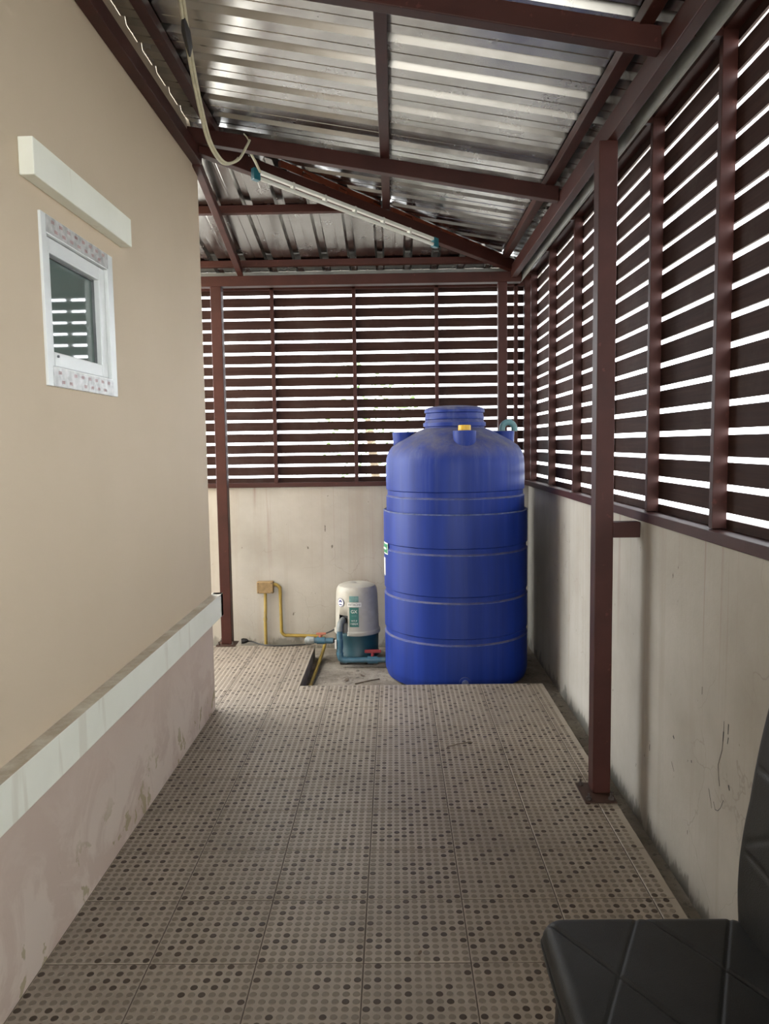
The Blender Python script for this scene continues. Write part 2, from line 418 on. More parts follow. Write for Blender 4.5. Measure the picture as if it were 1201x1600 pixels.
b = MB(); b.box(XL-.036, XL-.030, iy0-.002, iy1+.002, iz0-.002, iz1+.002); b.build('pane', 'pane', sash)
for (z0, z1, y0, y1) in ((fz1-.052, fz1-.002, fy0+.03, fy1-.048), (fz0+.002, fz0+.056, fy0+.032, fy1-.042)):
    b = MB(); b.box(XL+.008, XL+.0088, y0, y1, z0, z1); f_ = b.build('film_strip', 'film', wd)
    m = MB(); v, fc = text_mesh('(000', .0135)
    k = 0
    for row, zz in enumerate((z1-.014, z0+.013)):
        y = y0+.045+(.02 if row else 0)
        while y < y1-.03:
            if random.random() < .85:
                m.add([(XL+.0094, y+px, zz+py) for px, py, _ in v], fc)
            y += .056
    m.build('red_print', 'redprint', f_)
b = MB(); b.tube([(XL-.006, iy0+.02, iz0-.012), (XL+.001, iy0+.02, iz0-.012)], .004, 8); b.build('drain_cap', 'gasket', sash)

# low walls
b = MB(); b.box(1.0, 1.10, 3.66, 5.86, -.12, 1.127); b.box(.975, 1.10, -2.7, 3.66, -.12, 1.127)
wr = b.build('wall_right', 'conc', bevel=.004)
tag(wr, 'low stained off-white wall under the right slatted screen', 'wall', kind='structure')
MARKS = [([(2.245, .603), (2.247, .553), (2.253, .511), (2.278, .455), (2.272, .42), (2.265, .394)], .0011), ([(2.246, .57), (2.249, .54)], .003),
         ([(2.214, .605), (2.216, .575)], .0026), ([(2.213, .565), (2.218, .545)], .0022), ([(2.343, .35), (2.330, .325), (2.318, .298)], .0010),
         ([(2.305, .325), (2.292, .306), (2.272, .312), (2.256, .328), (2.236, .362)], .0011), ([(2.411, .655), (2.413, .63)], .0014),
         ([(2.654, .399), (2.645, .393)], .004), ([(2.486, .380), (2.484, .374)], .003), ([(2.203, .424), (2.197, .412)], .0035), ([(2.665, .30), (2.64, .275)], .0012)]
for ln, th in (MARKS):
    m = MB()
    for (a0_, z0_), (a1_, z1_) in zip(ln[:-1], ln[1:]):
        d_ = Vector((0, a1_-a0_, z1_-z0_)).normalized()*th*.3; n_ = Vector((0, -d_.z, d_.y)).normalized()*th
        p_, q_ = Vector((.9745, a0_, z0_))-d_, Vector((.9745, a1_, z1_))+d_
        m.add([p_-n_, p_+n_, q_+n_*.7, q_-n_*.7], [(0, 1, 2, 3)])
    m.build('scuff_mark', 'ink', wr, solid=.0004)
b = MB(); b.box(-2.6, 1.0, 5.75, 5.86, -.12, 1.132)
tag(b.build('wall_back', 'conc', bevel=.004), 'low stained off-white wall under the back slatted screen', 'wall', kind='structure')

# ------------------------------------------------------------------ slatted screens
def slat(parent, a, b, zc, h, th, axis):
    m = MB()
    if axis == 'y': m.box(0, th, 0, b-a, -h/2, h/2)
    else: m.box(0, b-a, 0, th, -h/2, h/2)
    return m
rs = thing('slatted_screen', (1.03, 2.4, 1.127), 'long dark brown slatted screen on the right low wall', 'screen', 'slatted screens')
p17 = (2.606-1.204)/16
RY0, RY1 = -2.6, 5.80
slat_h = p17-.0195
proto = None
for i in range(18):
    zc = 1.204+(i-.5)*p17
    if proto is None:
        m = MB(); m.box(0, .009, -(RY1-RY0)/2, (RY1-RY0)/2, -slat_h/2, slat_h/2)
        rs_loc = rs.location.copy(); me = m.build('slat', 'slat').data; bpy.data.objects.remove(bpy.data.objects['slat'])
        proto = me
    o = bpy.data.objects.new('slat', proto); COL.objects.link(o); o.parent = rs
    o.location = Vector((1.032+random.uniform(-.001, .001), (RY0+RY1)/2, zc+random.uniform(-.0015, .0015)))-rs.location
    o.rotation_euler = (random.uniform(-.0003, .0003), random.uniform(-.02, .02), 0)
STY = [-2.56, -1.94, -1.32, -.70, -.08, .54, 1.16, 1.775, 2.392, 3.010, 3.63, 4.262, 4.93, 5.575]
for y in STY:
    MB().box(.985, 1.031, y-.0, y+.028, 1.165, 2.66).build('stud', 'steel', rs, bevel=.002)
    MB().box(.866, .985, y+.002, y+.026, 2.628, 2.662).build('tie_bracket', 'steel', rs)
MB().box(.966, 1.031, 5.740, 5.801, 1.163, 2.65).build('corner_stud', 'steel', rs, bevel=.002)
MB().box(.965, 1.035, RY0, 5.80, 1.127, 1.163).build('sill_rail', 'steel', rs, bevel=.002)
MB().box(.985, 1.035, RY0, 5.80, 2.645, 2.70).build('top_rail', 'steel', rs, bevel=.002)
bs = thing('slatted_screen', (-.3, 5.79, 1.132), 'shorter dark brown slatted screen on the low wall behind the water tank', 'screen', 'slatted screens')
pb = (2.539-1.209)/16; bh = pb-.0185
BX0, BX1 = -1.52, .965
m = MB(); m.box(-(BX1-BX0)/2, (BX1-BX0)/2, 0, .009, -bh/2, bh/2); t_ = m.build('slat_proto', 'slat'); me = t_.data; bpy.data.objects.remove(t_); me.name = 'slat'
for i in range(18):
    zc = 1.209+(i-.5)*pb
    o = bpy.data.objects.new('slat', me); COL.objects.link(o); o.parent = bs
    o.location = Vector(((BX0+BX1)/2, 5.79+random.uniform(-.001, .001), zc+random.uniform(-.0015, .0015)))-bs.location
    o.rotation_euler = (random.uniform(-.02, .02), random.uniform(-.0005, .0005), 0)
for x in (-1.488, -.885, -.283, .323, .905):
    MB().box(x-.014, x+.014, 5.745, 5.789, 1.165, 2.60).build('stud', 'steel', bs, bevel=.002)
MB().box(BX0, .962, 5.728, 5.80, 1.132, 1.165).build('sill_rail', 'steel', bs, bevel=.002)
MB().box(BX0, .982, 5.745, 5.80, 2.578, 2.645).build('top_rail', 'steel', bs, bevel=.002)

# ------------------------------------------------------------------ posts
def post(x0, x1, y0, y1, top, label, plate, brk=None):
    t = thing('steel_post', ((x0+x1)/2, (y0+y1)/2, 0), label, 'post', 'brown steel posts')
    MB().box(x0, x1, y0, y1, .008, top).build('shaft', 'steel', t, bevel=.004)
    px0, px1, py0, py1 = plate
    pl = MB().box(px0, px1, py0, py1, 0.0015, .009).build('base_plate', 'rust', t, bevel=.001)
    for bx, by in ((px0+.018, py0+.02), (px1-.02, py0+.018), (px0+.018, py1-.02)):
        m = MB(); m.lathe([(0, .034), (.005, .034), (.005, .02), (.011, .019), (.011, .009), (0, .009)], (bx, by), 6); m.build('anchor_bolt', 'bolt', pl)
    if brk: MB().box(*brk).build('wall_bracket', 'steel', t, bevel=.002)
    return t
post(.793, .865, 3.04, 3.115, 2.58, 'brown square steel post standing on the tiles by the right wall', (.745, .872, 2.965, 3.14), (.865, .974, 3.05, 3.105, 1.058, 1.120))
post(-1.272, -1.196, 5.47, 5.545, 2.555, 'brown square steel post by the back wall left of the yellow junction box', (-1.305, -1.165, 5.43, 5.445+.12, ))
t = thing('steel_post', (.77, 5.505, -.1), 'brown square steel post in the corner behind the blue tank', 'post', 'brown steel posts')
MB().box(.738, .801, 5.47, 5.535, -.092, 2.555).build('shaft', 'steel', t, bevel=.004)
MB().box(.70, .84, 5.43, 5.57, -.1, -.092).build('base_plate', 'rust', t)

# ------------------------------------------------------------------ roof frame
def beam(name, a, b, wd_, ht, label, cat='beam', mat='steel', group=None):
    m = MB(); m.bar(a, b, wd_, ht); o = m.build(name, mat, None, bevel=.003)
    c = (Vector(a)+Vector(b))/2
    for v in o.data.vertices: v.co -= c
    o.location = c
    return tag(o, label, cat, group)
S = .175                                   # pitch of the main roof
rz = lambda x: 2.763-S*x                   # underside of the main rafters
bz = lambda y: 2.90-.19*(y-3.95)           # underside of the rear rafters
beam('eave_beam', (.845, -2.6, 2.58), (.845, 5.47, 2.58), .04, .082, 'long brown eave beam resting on the post along the right side')
beam('eave_beam', (-1.52, 5.5075, 2.555), (.90, 5.5075, 2.555), .075, .07, 'brown eave beam across the top of the back screen')
beam('wall_plate', (XL+.026, -2.6, 2.865), (XL+.026, 4.02, 2.865), .05, .066, 'brown steel plate fixed high along the house wall')
ROOF_G = 'brown roof rafters'
for y, lab in ((3.925, 'brown rafter running from the house corner across to the right eave, behind the hanging cable'),
               (2.475, 'brown rafter crossing the top of the picture nearest the camera')):
    beam('rafter', (XL+.01, y, rz(XL+.01)), (.824, y, rz(.824)), .05, .07, lab, 'rafter', 'steel', ROOF_G)
beam('hip_rafter', (-.965, 3.965, 2.895), (.835, 5.475, 2.625), .05, .078, 'brown diagonal hip rafter behind the fluorescent batten', 'rafter', 'steel', ROOF_G)
beam('rear_rafter', (-.985, 4.02, bz(4.02)-.03), (-1.055, 5.47, bz(5.47)+.01), .04, .05, 'brown sloping rafter from the house corner to the back eave', 'rafter', 'steel', ROOF_G)
pz = lambda x: rz(x)+.0705
beam('purlin', (-.875, -2.6, pz(-.85)), (-.875, 3.98, pz(-.85)), .045, .042, 'brown purlin close to the house wall under the metal sheets', 'purlin', 'steel', 'roof purlins')
beam('purlin', (-.028, -2.6, pz(-.005)), (-.028, 4.72, pz(-.005)), .045, .042, 'brown purlin running front to back under the middle of the main roof', 'purlin', 'steel', 'roof purlins')
beam('purlin', (.778, -2.6, pz(.80)), (.778, 5.38, pz(.80)), .045, .044, 'brown purlin just inside the right eave beam', 'purlin', 'steel', 'roof purlins')
beam('purlin', (-1.55, 4.67, bz(4.67)+.045), (-.15, 4.67, bz(4.67)+.045), .045, .045, 'brown purlin crossing under the rear roof halfway up', 'purlin', 'steel', 'roof purlins')
beam('purlin', (-1.55, 5.40, bz(5.40)+.042), (.70, 5.40, bz(5.40)+.042), .045, .042, 'brown purlin under the low edge of the rear roof', 'purlin', 'steel', 'roof purlins')
mz = lambda x: 2.878-S*x
beam('hip_trimmer', (-.60, 4.30, mz(-.6)-.045), (-.07, 4.755, mz(-.07)-.045), .03, .04, 'red-brown primed steel bar on top of the hip, left of the middle purlin', 'bar', 'red', 'hip trimmer bars')
beam('hip_trimmer', (.0, 4.815, mz(0)-.045), (.75, 5.46, mz(.75)-.045), .03, .04, 'red-brown primed steel bar on top of the hip, right of the middle purlin', 'bar', 'red', 'hip trimmer bars')
o = MB().box(-1.52, .90, 5.585, 5.597, 2.60, 2.672).build('fascia_board', 'fascia'); tag(o, 'grey fascia board along the back eave', 'fascia', 'grey fascia boards')
o = MB().box(.905, .915, -2.6, 5.58, 2.572, 2.70).build('fascia_board', 'fascia'); tag(o, 'grey fascia board along the right eave', 'fascia', 'grey fascia boards')

# ------------------------------------------------------------------ metal roof sheets
PT = .19
def profile(n, start):
    """(position, height) along n corrugation pitches"""
    q = []
    for i in range(n):
        s_ = start+i*PT
        q += [(s_, 0), (s_+.058, 0), (s_+.062, .002), (s_+.070, .002), (s_+.074, 0), (s_+.128, 0), (s_+.141, .028), (s_+.177, .028)]
    q.append((start+n*PT, 0)); return q
def hipx(y): return -1.0025 if y <= 3.95 else -1.0025+(y-3.95)*(1.80/1.55)
roof = thing('ceiling', (0, 2.4, 2.9), 'ribbed silver metal roof sheets seen from below', 'roof', kind='structure')
y = 5.93; k = 0
while y > -2.5:  # unseen sheets behind the camera, lengthened to cut sky light from there
    pr = [(y-4*PT-.034, .0265), (y-4*PT-.0135, .0265)]+profile(4, y-4*PT)
    m = MB(); v = []; f = []
    for a, h in pr:
        x0 = hipx(a)+random.uniform(-.008, .008)*(a > 3.96); x1 = 1.13
        x0 = min(x0, 1.12); lift = h
        for j in range(5):
            x = x0+(x1-x0)*j/4; v.append((x, a, mz(x)+lift))
    n = len(pr)
    for i in range(n-1):
        for j in range(4): f.append((i*5+j, i*5+j+1, (i+1)*5+j+1, (i+1)*5+j))
    m.add(v, f); m.build('roof_sheet', 'roof', roof, solid=.0008)
    y -= 4*PT; k += 1
bzs = lambda yy: bz(yy)+.045+.043
def hipy(x): return 4.125 if x <= -.985+(.175*1.8/1.55) else 3.95+(x+.985)*(1.55/1.80)-.02
x = -1.57; k = 0
while x < .95:
    m = MB(); v = []; f = []; pr = [(x-.034, .0265), (x-.0135, .0265)]+profile(4, x)
    for a, h in pr:
        y0 = min(hipy(a)+random.uniform(-.012, .012), 5.9); y1 = 5.95
        for j in range(5):
            yy = y0+(y1-y0)*j/4; v.append((a, yy, bzs(yy)+h))
    n = len(pr)
    for i in range(n-1):
        for j in range(4): f.append((i*5+j, i*5+j+1, (i+1)*5+j+1, (i+1)*5+j))
    m.add(v, f); m.build('roof_sheet', 'roof', roof, solid=.0008)
    x += 4*PT; k += 1

m = MB(); v = []
for t_ in (0, .25, .5, .75, 1):
    c = Vector((-1.0+1.95*t_, 3.95+1.68*t_, 0)); sd = Vector((.65, -.76, 0))*.13
    a_ = c+sd; b_ = c-sd
    v += [(b_.x, b_.y, bzs(b_.y)+.031), (c.x, c.y, mz(c.x)+.036), (a_.x, a_.y, mz(a_.x)+.031)]
m.add(v, [(3*i+j, 3*i+j+1, 3*i+j+4, 3*i+j+3) for i in range(4) for j in range(2)]); m.build('hip_cap', 'roof', roof, solid=.001)

# ------------------------------------------------------------------ fluorescent batten and hanging cable
A = Vector((-.688, 4.11, 2.835)); B = Vector((.262, 4.93, 2.690)); d = (B-A).normalized(); side = Vector((d.y, -d.x, 0)).normalized()
lt = thing('fluorescent_batten', A, 'slim white fluorescent batten with teal end caps fixed along the hip rafter', 'light')
m = MB(); m.bar(A+Vector((0, 0, .012)), B+Vector((0, 0, .012)), .026, .018); m.build('batten_body', 'tube', lt, bevel=.003)
m = MB(); m.tube([A+side*.004+Vector((0, 0, -.012))+d*.01, B+side*.004+Vector((0, 0, -.012))-d*.01], .0105, 14); m.build('fluorescent_tube', 'tube', lt, smooth=True)
for q, sgn in ((A, -1), (B, 1)):
    m = MB(); e = q+d*.03*sgn; m.bar(q-d*.008*sgn+Vector((0, 0, -.027)), e+Vector((0, 0, -.027)), .034, .058); m.build('end_cap', 'cap', lt, bevel=.003)
for q in range(1, 6):
    m = MB(); c = A+(B-A)*q/6; m.bar(c+Vector((0, 0, -.004)), c+d*.012+Vector((0, 0, -.004)), .03, .035); m.build('clip', 'tube', lt)
pts = smooth_path([(-.66, 2.55, 2.905), (-.690, 2.70, 2.928), (-.762, 3.1, 2.914), (-.80, 3.4, 2.855), (-.812, 3.6, 2.805), (-.785, 3.74, 2.772), (-.733, 3.8, 2.803), (-.702, 3.86, 2.885), (-.69, 3.885, 2.925)], 8)
cb = thing('hanging_cable', (-.69, 3.88, 2.9), 'ivory electric cable drooping in a loop below the roof at upper left', 'cable')
m = MB(); m.tube([p+Vector((.005, 0, .002)) for p in pts], .0065, 8); m.build('flat_cable', 'wire', cb, smooth=True)
m = MB(); m.tube([p+Vector((-.006, 0, -.002)) for p in pts[:-14]], .006, 8); m.build('flat_cable', 'wire', cb, smooth=True)
m = MB(); m.tube(smooth_path([pts[-1], (-.70, 3.893, 2.945), (-.715, 3.895, 2.962)], 4), .003, 6); m.build('wire_tail', 'wire', cb)
m = MB(); m.tube([(-.712, 2.80, 2.925), (-.722, 2.87, 2.916), (-.733, 2.95, 2.905), (-.744, 3.0, 2.895)], [.007, .016, .013, .004], 8); m.build('tape_wrap', 'black', cb, smooth=True)
m = MB(); m.tube([(-.695, 3.965, 2.895), (-.682, 4.02, 2.872), (-.672, 4.09, 2.848)], .007, 8)
tag(m.build('feed_cable', 'wire', smooth=True), 'short ivory cable feeding the left end of the fluorescent batten', 'cable')

# ------------------------------------------------------------------ water tank
TC = (.397, 5.075)
tk = thing('water_tank', (TC[0], TC[1], -.1), 'tall blue plastic water tank with a screw lid in the corner', 'tank')
def groove(z, r): return [(r, z-.026), (r-.008, z-.018), (r-.008, z+.012), (r, z+.018)]
R1, R2 = .472, .452
prof = [(0, -.1), (.40, -.1), (.435, -.094), (.458, -.078), (R1-.003, -.045), (R1, -.02)]
for z in (.232, .492, .788): prof += groove(z, R1)
prof += [(R1, .99), (R1-.002, 1.006), (R1-.008, 1.013), (R2, 1.013)]
prof += groove(1.13, R2)
prof += [(R2+.001, 1.22), (R2, 1.30), (.449, 1.345), (.438, 1.385), (.412, 1.423), (.368, 1.455), (.30, 1.492), (.235, 1.525), (.196, 1.54), (.192, 1.55)]
m = MB(); m.lathe(prof, TC, 96); body = m.build('tank_body', 'tank', tk, smooth=True, sharp=.5)
m = MB()
for z, r in ((.204, R1), (.464, R1), (.760, R1), (1.102, R2)):
    m.lathe([(r-.004, z-.002), (r+.0012, z-.0015), (r+.0012, z+.002), (r-.004, z+.0025)], TC, 96)
m.lathe([(R1-.006, 1.010), (R1+.001, 1.007), (R1+.0012, 1.011), (R1-.004, 1.0148)], TC, 96)
m.build('moulded_ridge', 'tankline', tk, smooth=True)
lid = [(0, 1.684), (.10, 1.684), (.16, 1.678), (.188, 1.668), (.196, 1.655), (.196, 1.640), (.186, 1.636), (.190, 1.615), (.194, 1.606), (.194, 1.598), (.187, 1.594), (.196, 1.577), (.204, 1.575), (.204, 1.552), (.192, 1.548)]
m = MB(); m.lathe(lid, TC, 72); m.build('screw_lid', 'tank', tk, smooth=True, sharp=.5)
bosses = []
for a, rr in ((-PI/2+.10, .345), (PI, .335), (0.12, .328), (PI/2, .335)):
    c = (TC[0]+rr*math.cos(a), TC[1]+rr*math.sin(a)); bosses.append(c)
    m = MB(); m.lathe([(.001, 1.36), (.045, 1.37), (.060, 1.40), (.068, 1.45), (.072, 1.516), (.068, 1.519), (.001, 1.519)], c, 32); m.build('inlet_boss', 'tank', tk, smooth=True, sharp=.6)
m = MB(); m.lathe([(0, 1.552), (.036, 1.552), (.039, 1.549), (.039, 1.52), (0, 1.519)], bosses[0], 24); m.build('yellow_plug', 'yellow', tk, smooth=True, sharp=.6)
m = MB(); a = .04; c = (TC[0]+(R1)*math.sin(a), TC[1]-R1*math.cos(a))
m.tube([(c[0], c[1]+.03, -.02), (c[0], c[1]-.010, -.02)], .036, 24); dp = m.build('drain_fitting', 'tank', tk, smooth=True)
m = MB(); m.tube([(c[0], c[1]-.008, -.02), (c[0], c[1]-.020, -.02)], .020, 20); m.build('drain_plug', 'tankline', dp, smooth=True)
m = MB(); m.cylpatch(TC, R1, -1.47, -1.235, .72+.01, .805); s_ = m.build('sticker', 'white', tk)
m = MB(); m.cylpatch(TC, R1+.0014, -1.47, -1.245, .738, .797); m.build('sticker_panel', 'tankgreen', s_)
m = MB(); m.cylpatch(TC, R1+.0028, -1.47, -1.29, .760, .772); m.build('sticker_print', 'white', s_)
m = MB(); m.cylpatch(TC, R1, -1.50, -1.375, .585, .702); m.build('sticker', 'white', tk)
bp = bosses[2]
m = MB(); pth = [Vector((bp[0]-.01, bp[1]-.01, 1.50)), Vector((bp[0]-.01, bp[1]-.01, 1.535))]+arc((bp[0]+.03, bp[1]-.01, 1.535), .04, PI, 0, (1, 0, 0), (0, 0, 1), 10)+[Vector((bp[0]+.07, bp[1]-.01, 1.515))]
m.tube(pth, .020, 14); tag(m.build('inlet_pipe', 'teal', smooth=True), 'short teal pipe bend on top of the blue tank at its right', 'pipe')

# ------------------------------------------------------------------ water pump
PC = (-.280, 5.42); PR = .150
pm = thing('water_pump', (PC[0], PC[1], -.1), 'round ivory and teal water pump standing left of the blue tank', 'pump')
hole = lambda a, z: (z < .252) and abs(((a+PI/2+PI) % (2*PI))-PI+.66) < .265     # opening in the cover towards the pipe
zs = [.112, .128, .134, .16, .20, .25, .252, .32, .38, .415]
prof = [(PR+.010, .110), (PR+.012, .116), (PR+.011, .132), (PR+.002, .140), (PR+.001, .17), (PR, .21), (PR-.001, .251), (PR-.003, .32), (PR-.006, .39), (PR-.010, .423), (PR-.022, .443), (PR-.045, .453), (.05, .459), (0, .460)]
m = MB(); m.lathe(prof, PC, 96, skip=hole); cv = m.build('cover', 'pumpcover', pm, smooth=True, solid=.003)
m = MB(); m.lathe([(0, .42), (PR-.03, .41), (PR-.022, .36), (PR-.022, .10), (0, .10)], PC, 48); m.build('motor_housing', 'black', pm, smooth=True)
m = MB(); m.lathe([(0, .118), (PR+.002, .118), (PR+.004, .108), (PR+.002, .10), (PR-.001, -.02), (PR+.004, -.03), (PR+.006, -.052), (PR-.004, -.062), (0, -.062)], PC, 64); m.build('pressure_tank', 'pumpbase', pm, smooth=True, sharp=.5)
for a in (-2.3, -.85, .8, 2.3):
    m = MB(); cx, cy = PC[0]+.14*math.cos(a), PC[1]+.14*math.sin(a); m.box(cx-.028, cx+.028, cy-.028, cy+.028, -.1, -.058); m.build('foot', 'black', pm, bevel=.006)
def lab(name, a0, a1, z0, z1, mat, par, dr=0.0, rr=PR-.002):
    m = MB(); m.cylpatch(PC, rr+.006+dr, a0, a1, z0, z1); return m.build(name, mat, par)
lab('label_panel', -.30, .125, .350, .392, 'greenpale', cv)
nm = lab('name_plate', -.385, .245, .316, .346, 'white', cv)
gp = lab('label_panel', -.30, .125, .174, .312, 'green', cv)
def lettering(txt, size, a, z, mat, par, dr=.006, sx=1.0):
    v, f = text_mesh(txt, size); m = MB(); r = PR+.0002+dr
    m.add([(PC[0]+r*math.sin(a+x*sx/r), PC[1]-r*math.cos(a+x*sx/r), z+y) for x, y, _ in v], f); return m.build('lettering', mat, par)
lettering('HITACHI', .021, -.07, .331, 'ink', cv, sx=1.05)
lettering('GX', .032, -.09, .282, 'white', cv)
lettering('SERIES', .013, -.09, .253, 'greenpale', cv)
lettering('WT-P', .017, -.09, .217, 'white', cv)
lettering('150GX', .019, -.09, .196, 'white', cv)
m = MB(); m.cyldisc(PC, PR+.003, -.79, .340, .031); e1 = m.build('emblem', 'navy', cv)
m = MB(); m.cyldisc(PC, PR+.0036, -.79, .340, .0275); m.build('emblem_field', 'white', cv)
m = MB(); r_ = PR+.0062; pts2 = [(-.018, -.004), (-.012, .010), (.0, .017), (.012, .013), (.018, .002), (.014, -.002), (.010, .002), (.004, -.001), (-.002, .004), (-.008, -.002), (-.012, -.006)]
vv = [(PC[0]+r_*math.sin(-.79+x/r_), PC[1]-r_*math.cos(-.79+x/r_), .343+z) for x, z in pts2]; m.add(vv, [tuple(range(len(vv)))]); m.build('emblem_wave', 'navy', cv)
m = MB(); m.cylpatch(PC, PR+.005, -.79-.09, -.79+.09, .322, .330, th=.0016); m.build('emblem_band', 'navy', cv)
# pipework of the pump
px, py = -.392, 5.215
dpipe = thing('pump_pipe', (px, py, -.06), 'blue plastic pipe from the pump opening down and across to the tank', 'pipe')
pth = [Vector((px+.022, py+.13, .215)), Vector((px+.012, py+.06, .212))]+[Vector((px+.004, py+.03, .205)), Vector((px, py+.008, .185)), Vector((px, py, .155))]
m = MB(); m.tube(pth, .022, 14); m.build('elbow', 'greypipe', dpipe, smooth=True)
m = MB(); m.tube([(px, py, .16), (px, py, -.005)], .019, 16); m.build('riser', 'bluepipe', dpipe, smooth=True)
m = MB(); m.tube([(px, py, .105), (px, py, .035)], .0225, 16); m.build('coupling', 'bluepipe', dpipe, smooth=True)
m = MB(); m.box(px-.034, px-.022, py-.022, py-.002, .04, .10); m.build('paper_tag', 'white', dpipe)
m = MB(); m.tube([(px, py, .01)]+[(px, py, -.015), (px+.005, py, -.033), (px+.018, py, -.042), (px+.045, py, -.045)], .0235, 14); m.build('elbow', 'bluepipe', dpipe, smooth=True)
m = MB(); m.tube([(px+.03, py, -.045), (-.058, py, -.045)], .019, 16); hp = m.build('cross_pipe', 'bluepipe', dpipe, smooth=True)
m = MB(); m.tube([(px+.19, py, -.045), (px+.26, py, -.045)], .026, 16); m.build('valve_body', 'bluepipe', dpipe, smooth=True)
m = MB(); m.tube([(px+.225, py, -.02), (px+.225, py, .008)], .012, 12); m.bar((px+.17, py, .004), (px+.285, py, .004), .022, .022); m.build('valve_handle', 'redvalve', dpipe, bevel=.005)
# left outlet with its valve
op = thing('outlet_pipe', (-.54, 5.36, -.03), 'dusty blue pipe and elbow with a small valve at the left of the pump', 'pipe')
pth = [Vector((-.634, 5.43, .03)), Vector((-.634, 5.40, .052)), Vector((-.630, 5.375, .06)), Vector((-.612, 5.36, .06)), Vector((-.585, 5.36, .06))]
m = MB(); m.tube(pth, .026, 14); m.build('elbow', 'greypipe', op, smooth=True)
m = MB(); m.tube([(-.60, 5.36, .06), (-.45, 5.36, .055)], .021, 14); m.build('pipe', 'bluepipe', op, smooth=True)
m = MB(); m.tube([(-.565, 5.36, .06), (-.51, 5.36, .058)], .027, 14); m.build('valve_body', 'bluepipe', op, smooth=True)
m = MB(); m.tube([(-.54, 5.36, .08), (-.54, 5.36, .103)], .014, 10); m.bar((-.57, 5.36, .10), (-.50, 5.36, .10), .018, .014); m.build('valve_handle', 'orangevalve', op, bevel=.003)
m = MB(); m.tube([(-.452, 5.36, .055), (-.436, 5.365, .055)], .017, 12); m.build('collar', 'black', op)

# ------------------------------------------------------------------ junction box, conduits, cord
jb = thing('junction_box', (-.985, 5.75, .378), 'dusty yellow electrical junction box on the back wall', 'box')
m = MB(); m.box(-1.048, -.922, 5.705, 5.7495, .332, .424); m.build('box_body', 'junction', jb, bevel=.008, seg=3)
m = MB(); m.box(-1.044, -.926, 5.698, 5.706, .336, .420); lid_ = m.build('box_lid', 'junction', jb, bevel=.003)
for xx, zz in ((-1.035, .412), (-.935, .412), (-1.035, .344), (-.935, .344)):
    m = MB(); m.tube([(xx, 5.699, zz), (xx, 5.6965, zz)], .004, 8); m.build('screw', 'bolt', lid_)
m = MB(); m.tube([(-.988, 5.732, .333), (-.990, 5.732, .2), (-.994, 5.732, .13)], .0115, 10); m.tube([(-.994, 5.732, .132), (-.993, 5.73, -.09)], .0118, 10)
m.tube([(-.9935, 5.732, .142), (-.9938, 5.732, .122)], .0145, 10)
tag(m.build('conduit', 'conduit', smooth=True), 'straight yellow conduit dropping from the junction box to the ground', 'conduit', 'yellow conduits')
m = MB()
pth = [Vector((-.924, 5.728, .398))]+arc((-.918, 5.728, .355), .043, PI/2, 0, (1, 0, 0), (0, 0, 1), 6)+[Vector((-.872, 5.728, .05))]+arc((-.832, 5.728, .045), .040, PI, 1.5*PI, (1, 0, 0), (0, 0, 1), 6)+[Vector((-.62, 5.728, -.002)), Vector((-.56, 5.72, -.008)), Vector((-.535, 5.66, -.02)), Vector((-.535, 5.50, -.05)), Vector((-.545, 5.2, -.075)), Vector((-.552, 4.85, -.085)), Vector((-.556, 4.55, -.085))]
m.tube(smooth_path(pth, 3), .012, 10)
tag(m.build('conduit', 'conduit', smooth=True), 'yellow conduit curving from the junction box down and along the pit edge', 'conduit', 'yellow conduits')
cd = thing('power_cord', (-1.11, 5.515, 0), 'black power cord and plug lying on the tiles by the back wall', 'cord')
m = MB(); pth = [(-1.098, 5.518, .018), (-1.06, 5.522, .014), (-1.0, 5.478, .006), (-.93, 5.44, .0062), (-.83, 5.425, .0062), (-.70, 5.44, .0065), (-.66, 5.45, .008), (-.62, 5.47, .02), (-.55, 5.50, .06), (-.48, 5.44, .10), (-.44, 5.42, .125)]
m.tube(smooth_path(pth, 6), .0052, 8); m.build('cable', 'black', cd, smooth=True)
m = MB(); m.tube([(-1.135, 5.508, .02), (-1.122, 5.512, .02), (-1.10, 5.518, .02), (-1.085, 5.52, .018)], [.018, .021, .017, .008], 12); m.build('plug', 'black', cd, smooth=True)

# ------------------------------------------------------------------ chair
ch = thing('dining_chair', (.49, 1.29, 0), 'black quilted leatherette dining chair at the lower right corner', 'chair')
CX0, CX1, CY0, CY1, CZ = .285, .715, 1.07, 1.516, .470
def seam_d(x, y, fams):
    best = 1
    for nx, ny, off, per in fams:
        t_ = (x*nx+y*ny-off)/per; dd = abs(t_-round(t_))*per
        best = min(best, dd)
    return best
def unit(dx, dy):
    l = math.hypot(dx, dy); return (-dy/l, dx/l)
n1 = unit(-.145, -.30); n2 = unit(.165, -.28)
fams = [(n1[0], n1[1], n1[0]*.487+n1[1]*1.51, .172), (n2[0], n2[1], n2[0]*.30+n2[1]*1.49, .180)]
def cushion(name, nx, ny, fn, mat, par):
    """closed slab: fn(u, v, top) -> point"""
    m = MB(); v = []; f = []
    for top in (1, 0):
        for j in range(ny+1):
            for i in range(nx+1): v.append(fn(i/nx, j/ny, top))
    W = nx+1; o_ = W*(ny+1)
    for j in range(ny):
        for i in range(nx):
            a = j*W+i; f.append((a, a+1, a+W+1, a+W)); f.append((o_+a, o_+a+W, o_+a+W+1, o_+a+1))
    for i in range(nx):
        f.append((i, o_+i, o_+i+1, i+1)); a = ny*W+i; f.append((a, a+1, o_+a+1, o_+a))
    for j in range(ny):
        a = j*W; f.append((a, a+W, o_+a+W, o_+a)); a += nx; f.append((a, o_+a, o_+a+W, a+W))
    m.add(v, f); return m.build(name, mat, par, smooth=True, sharp=1.2)
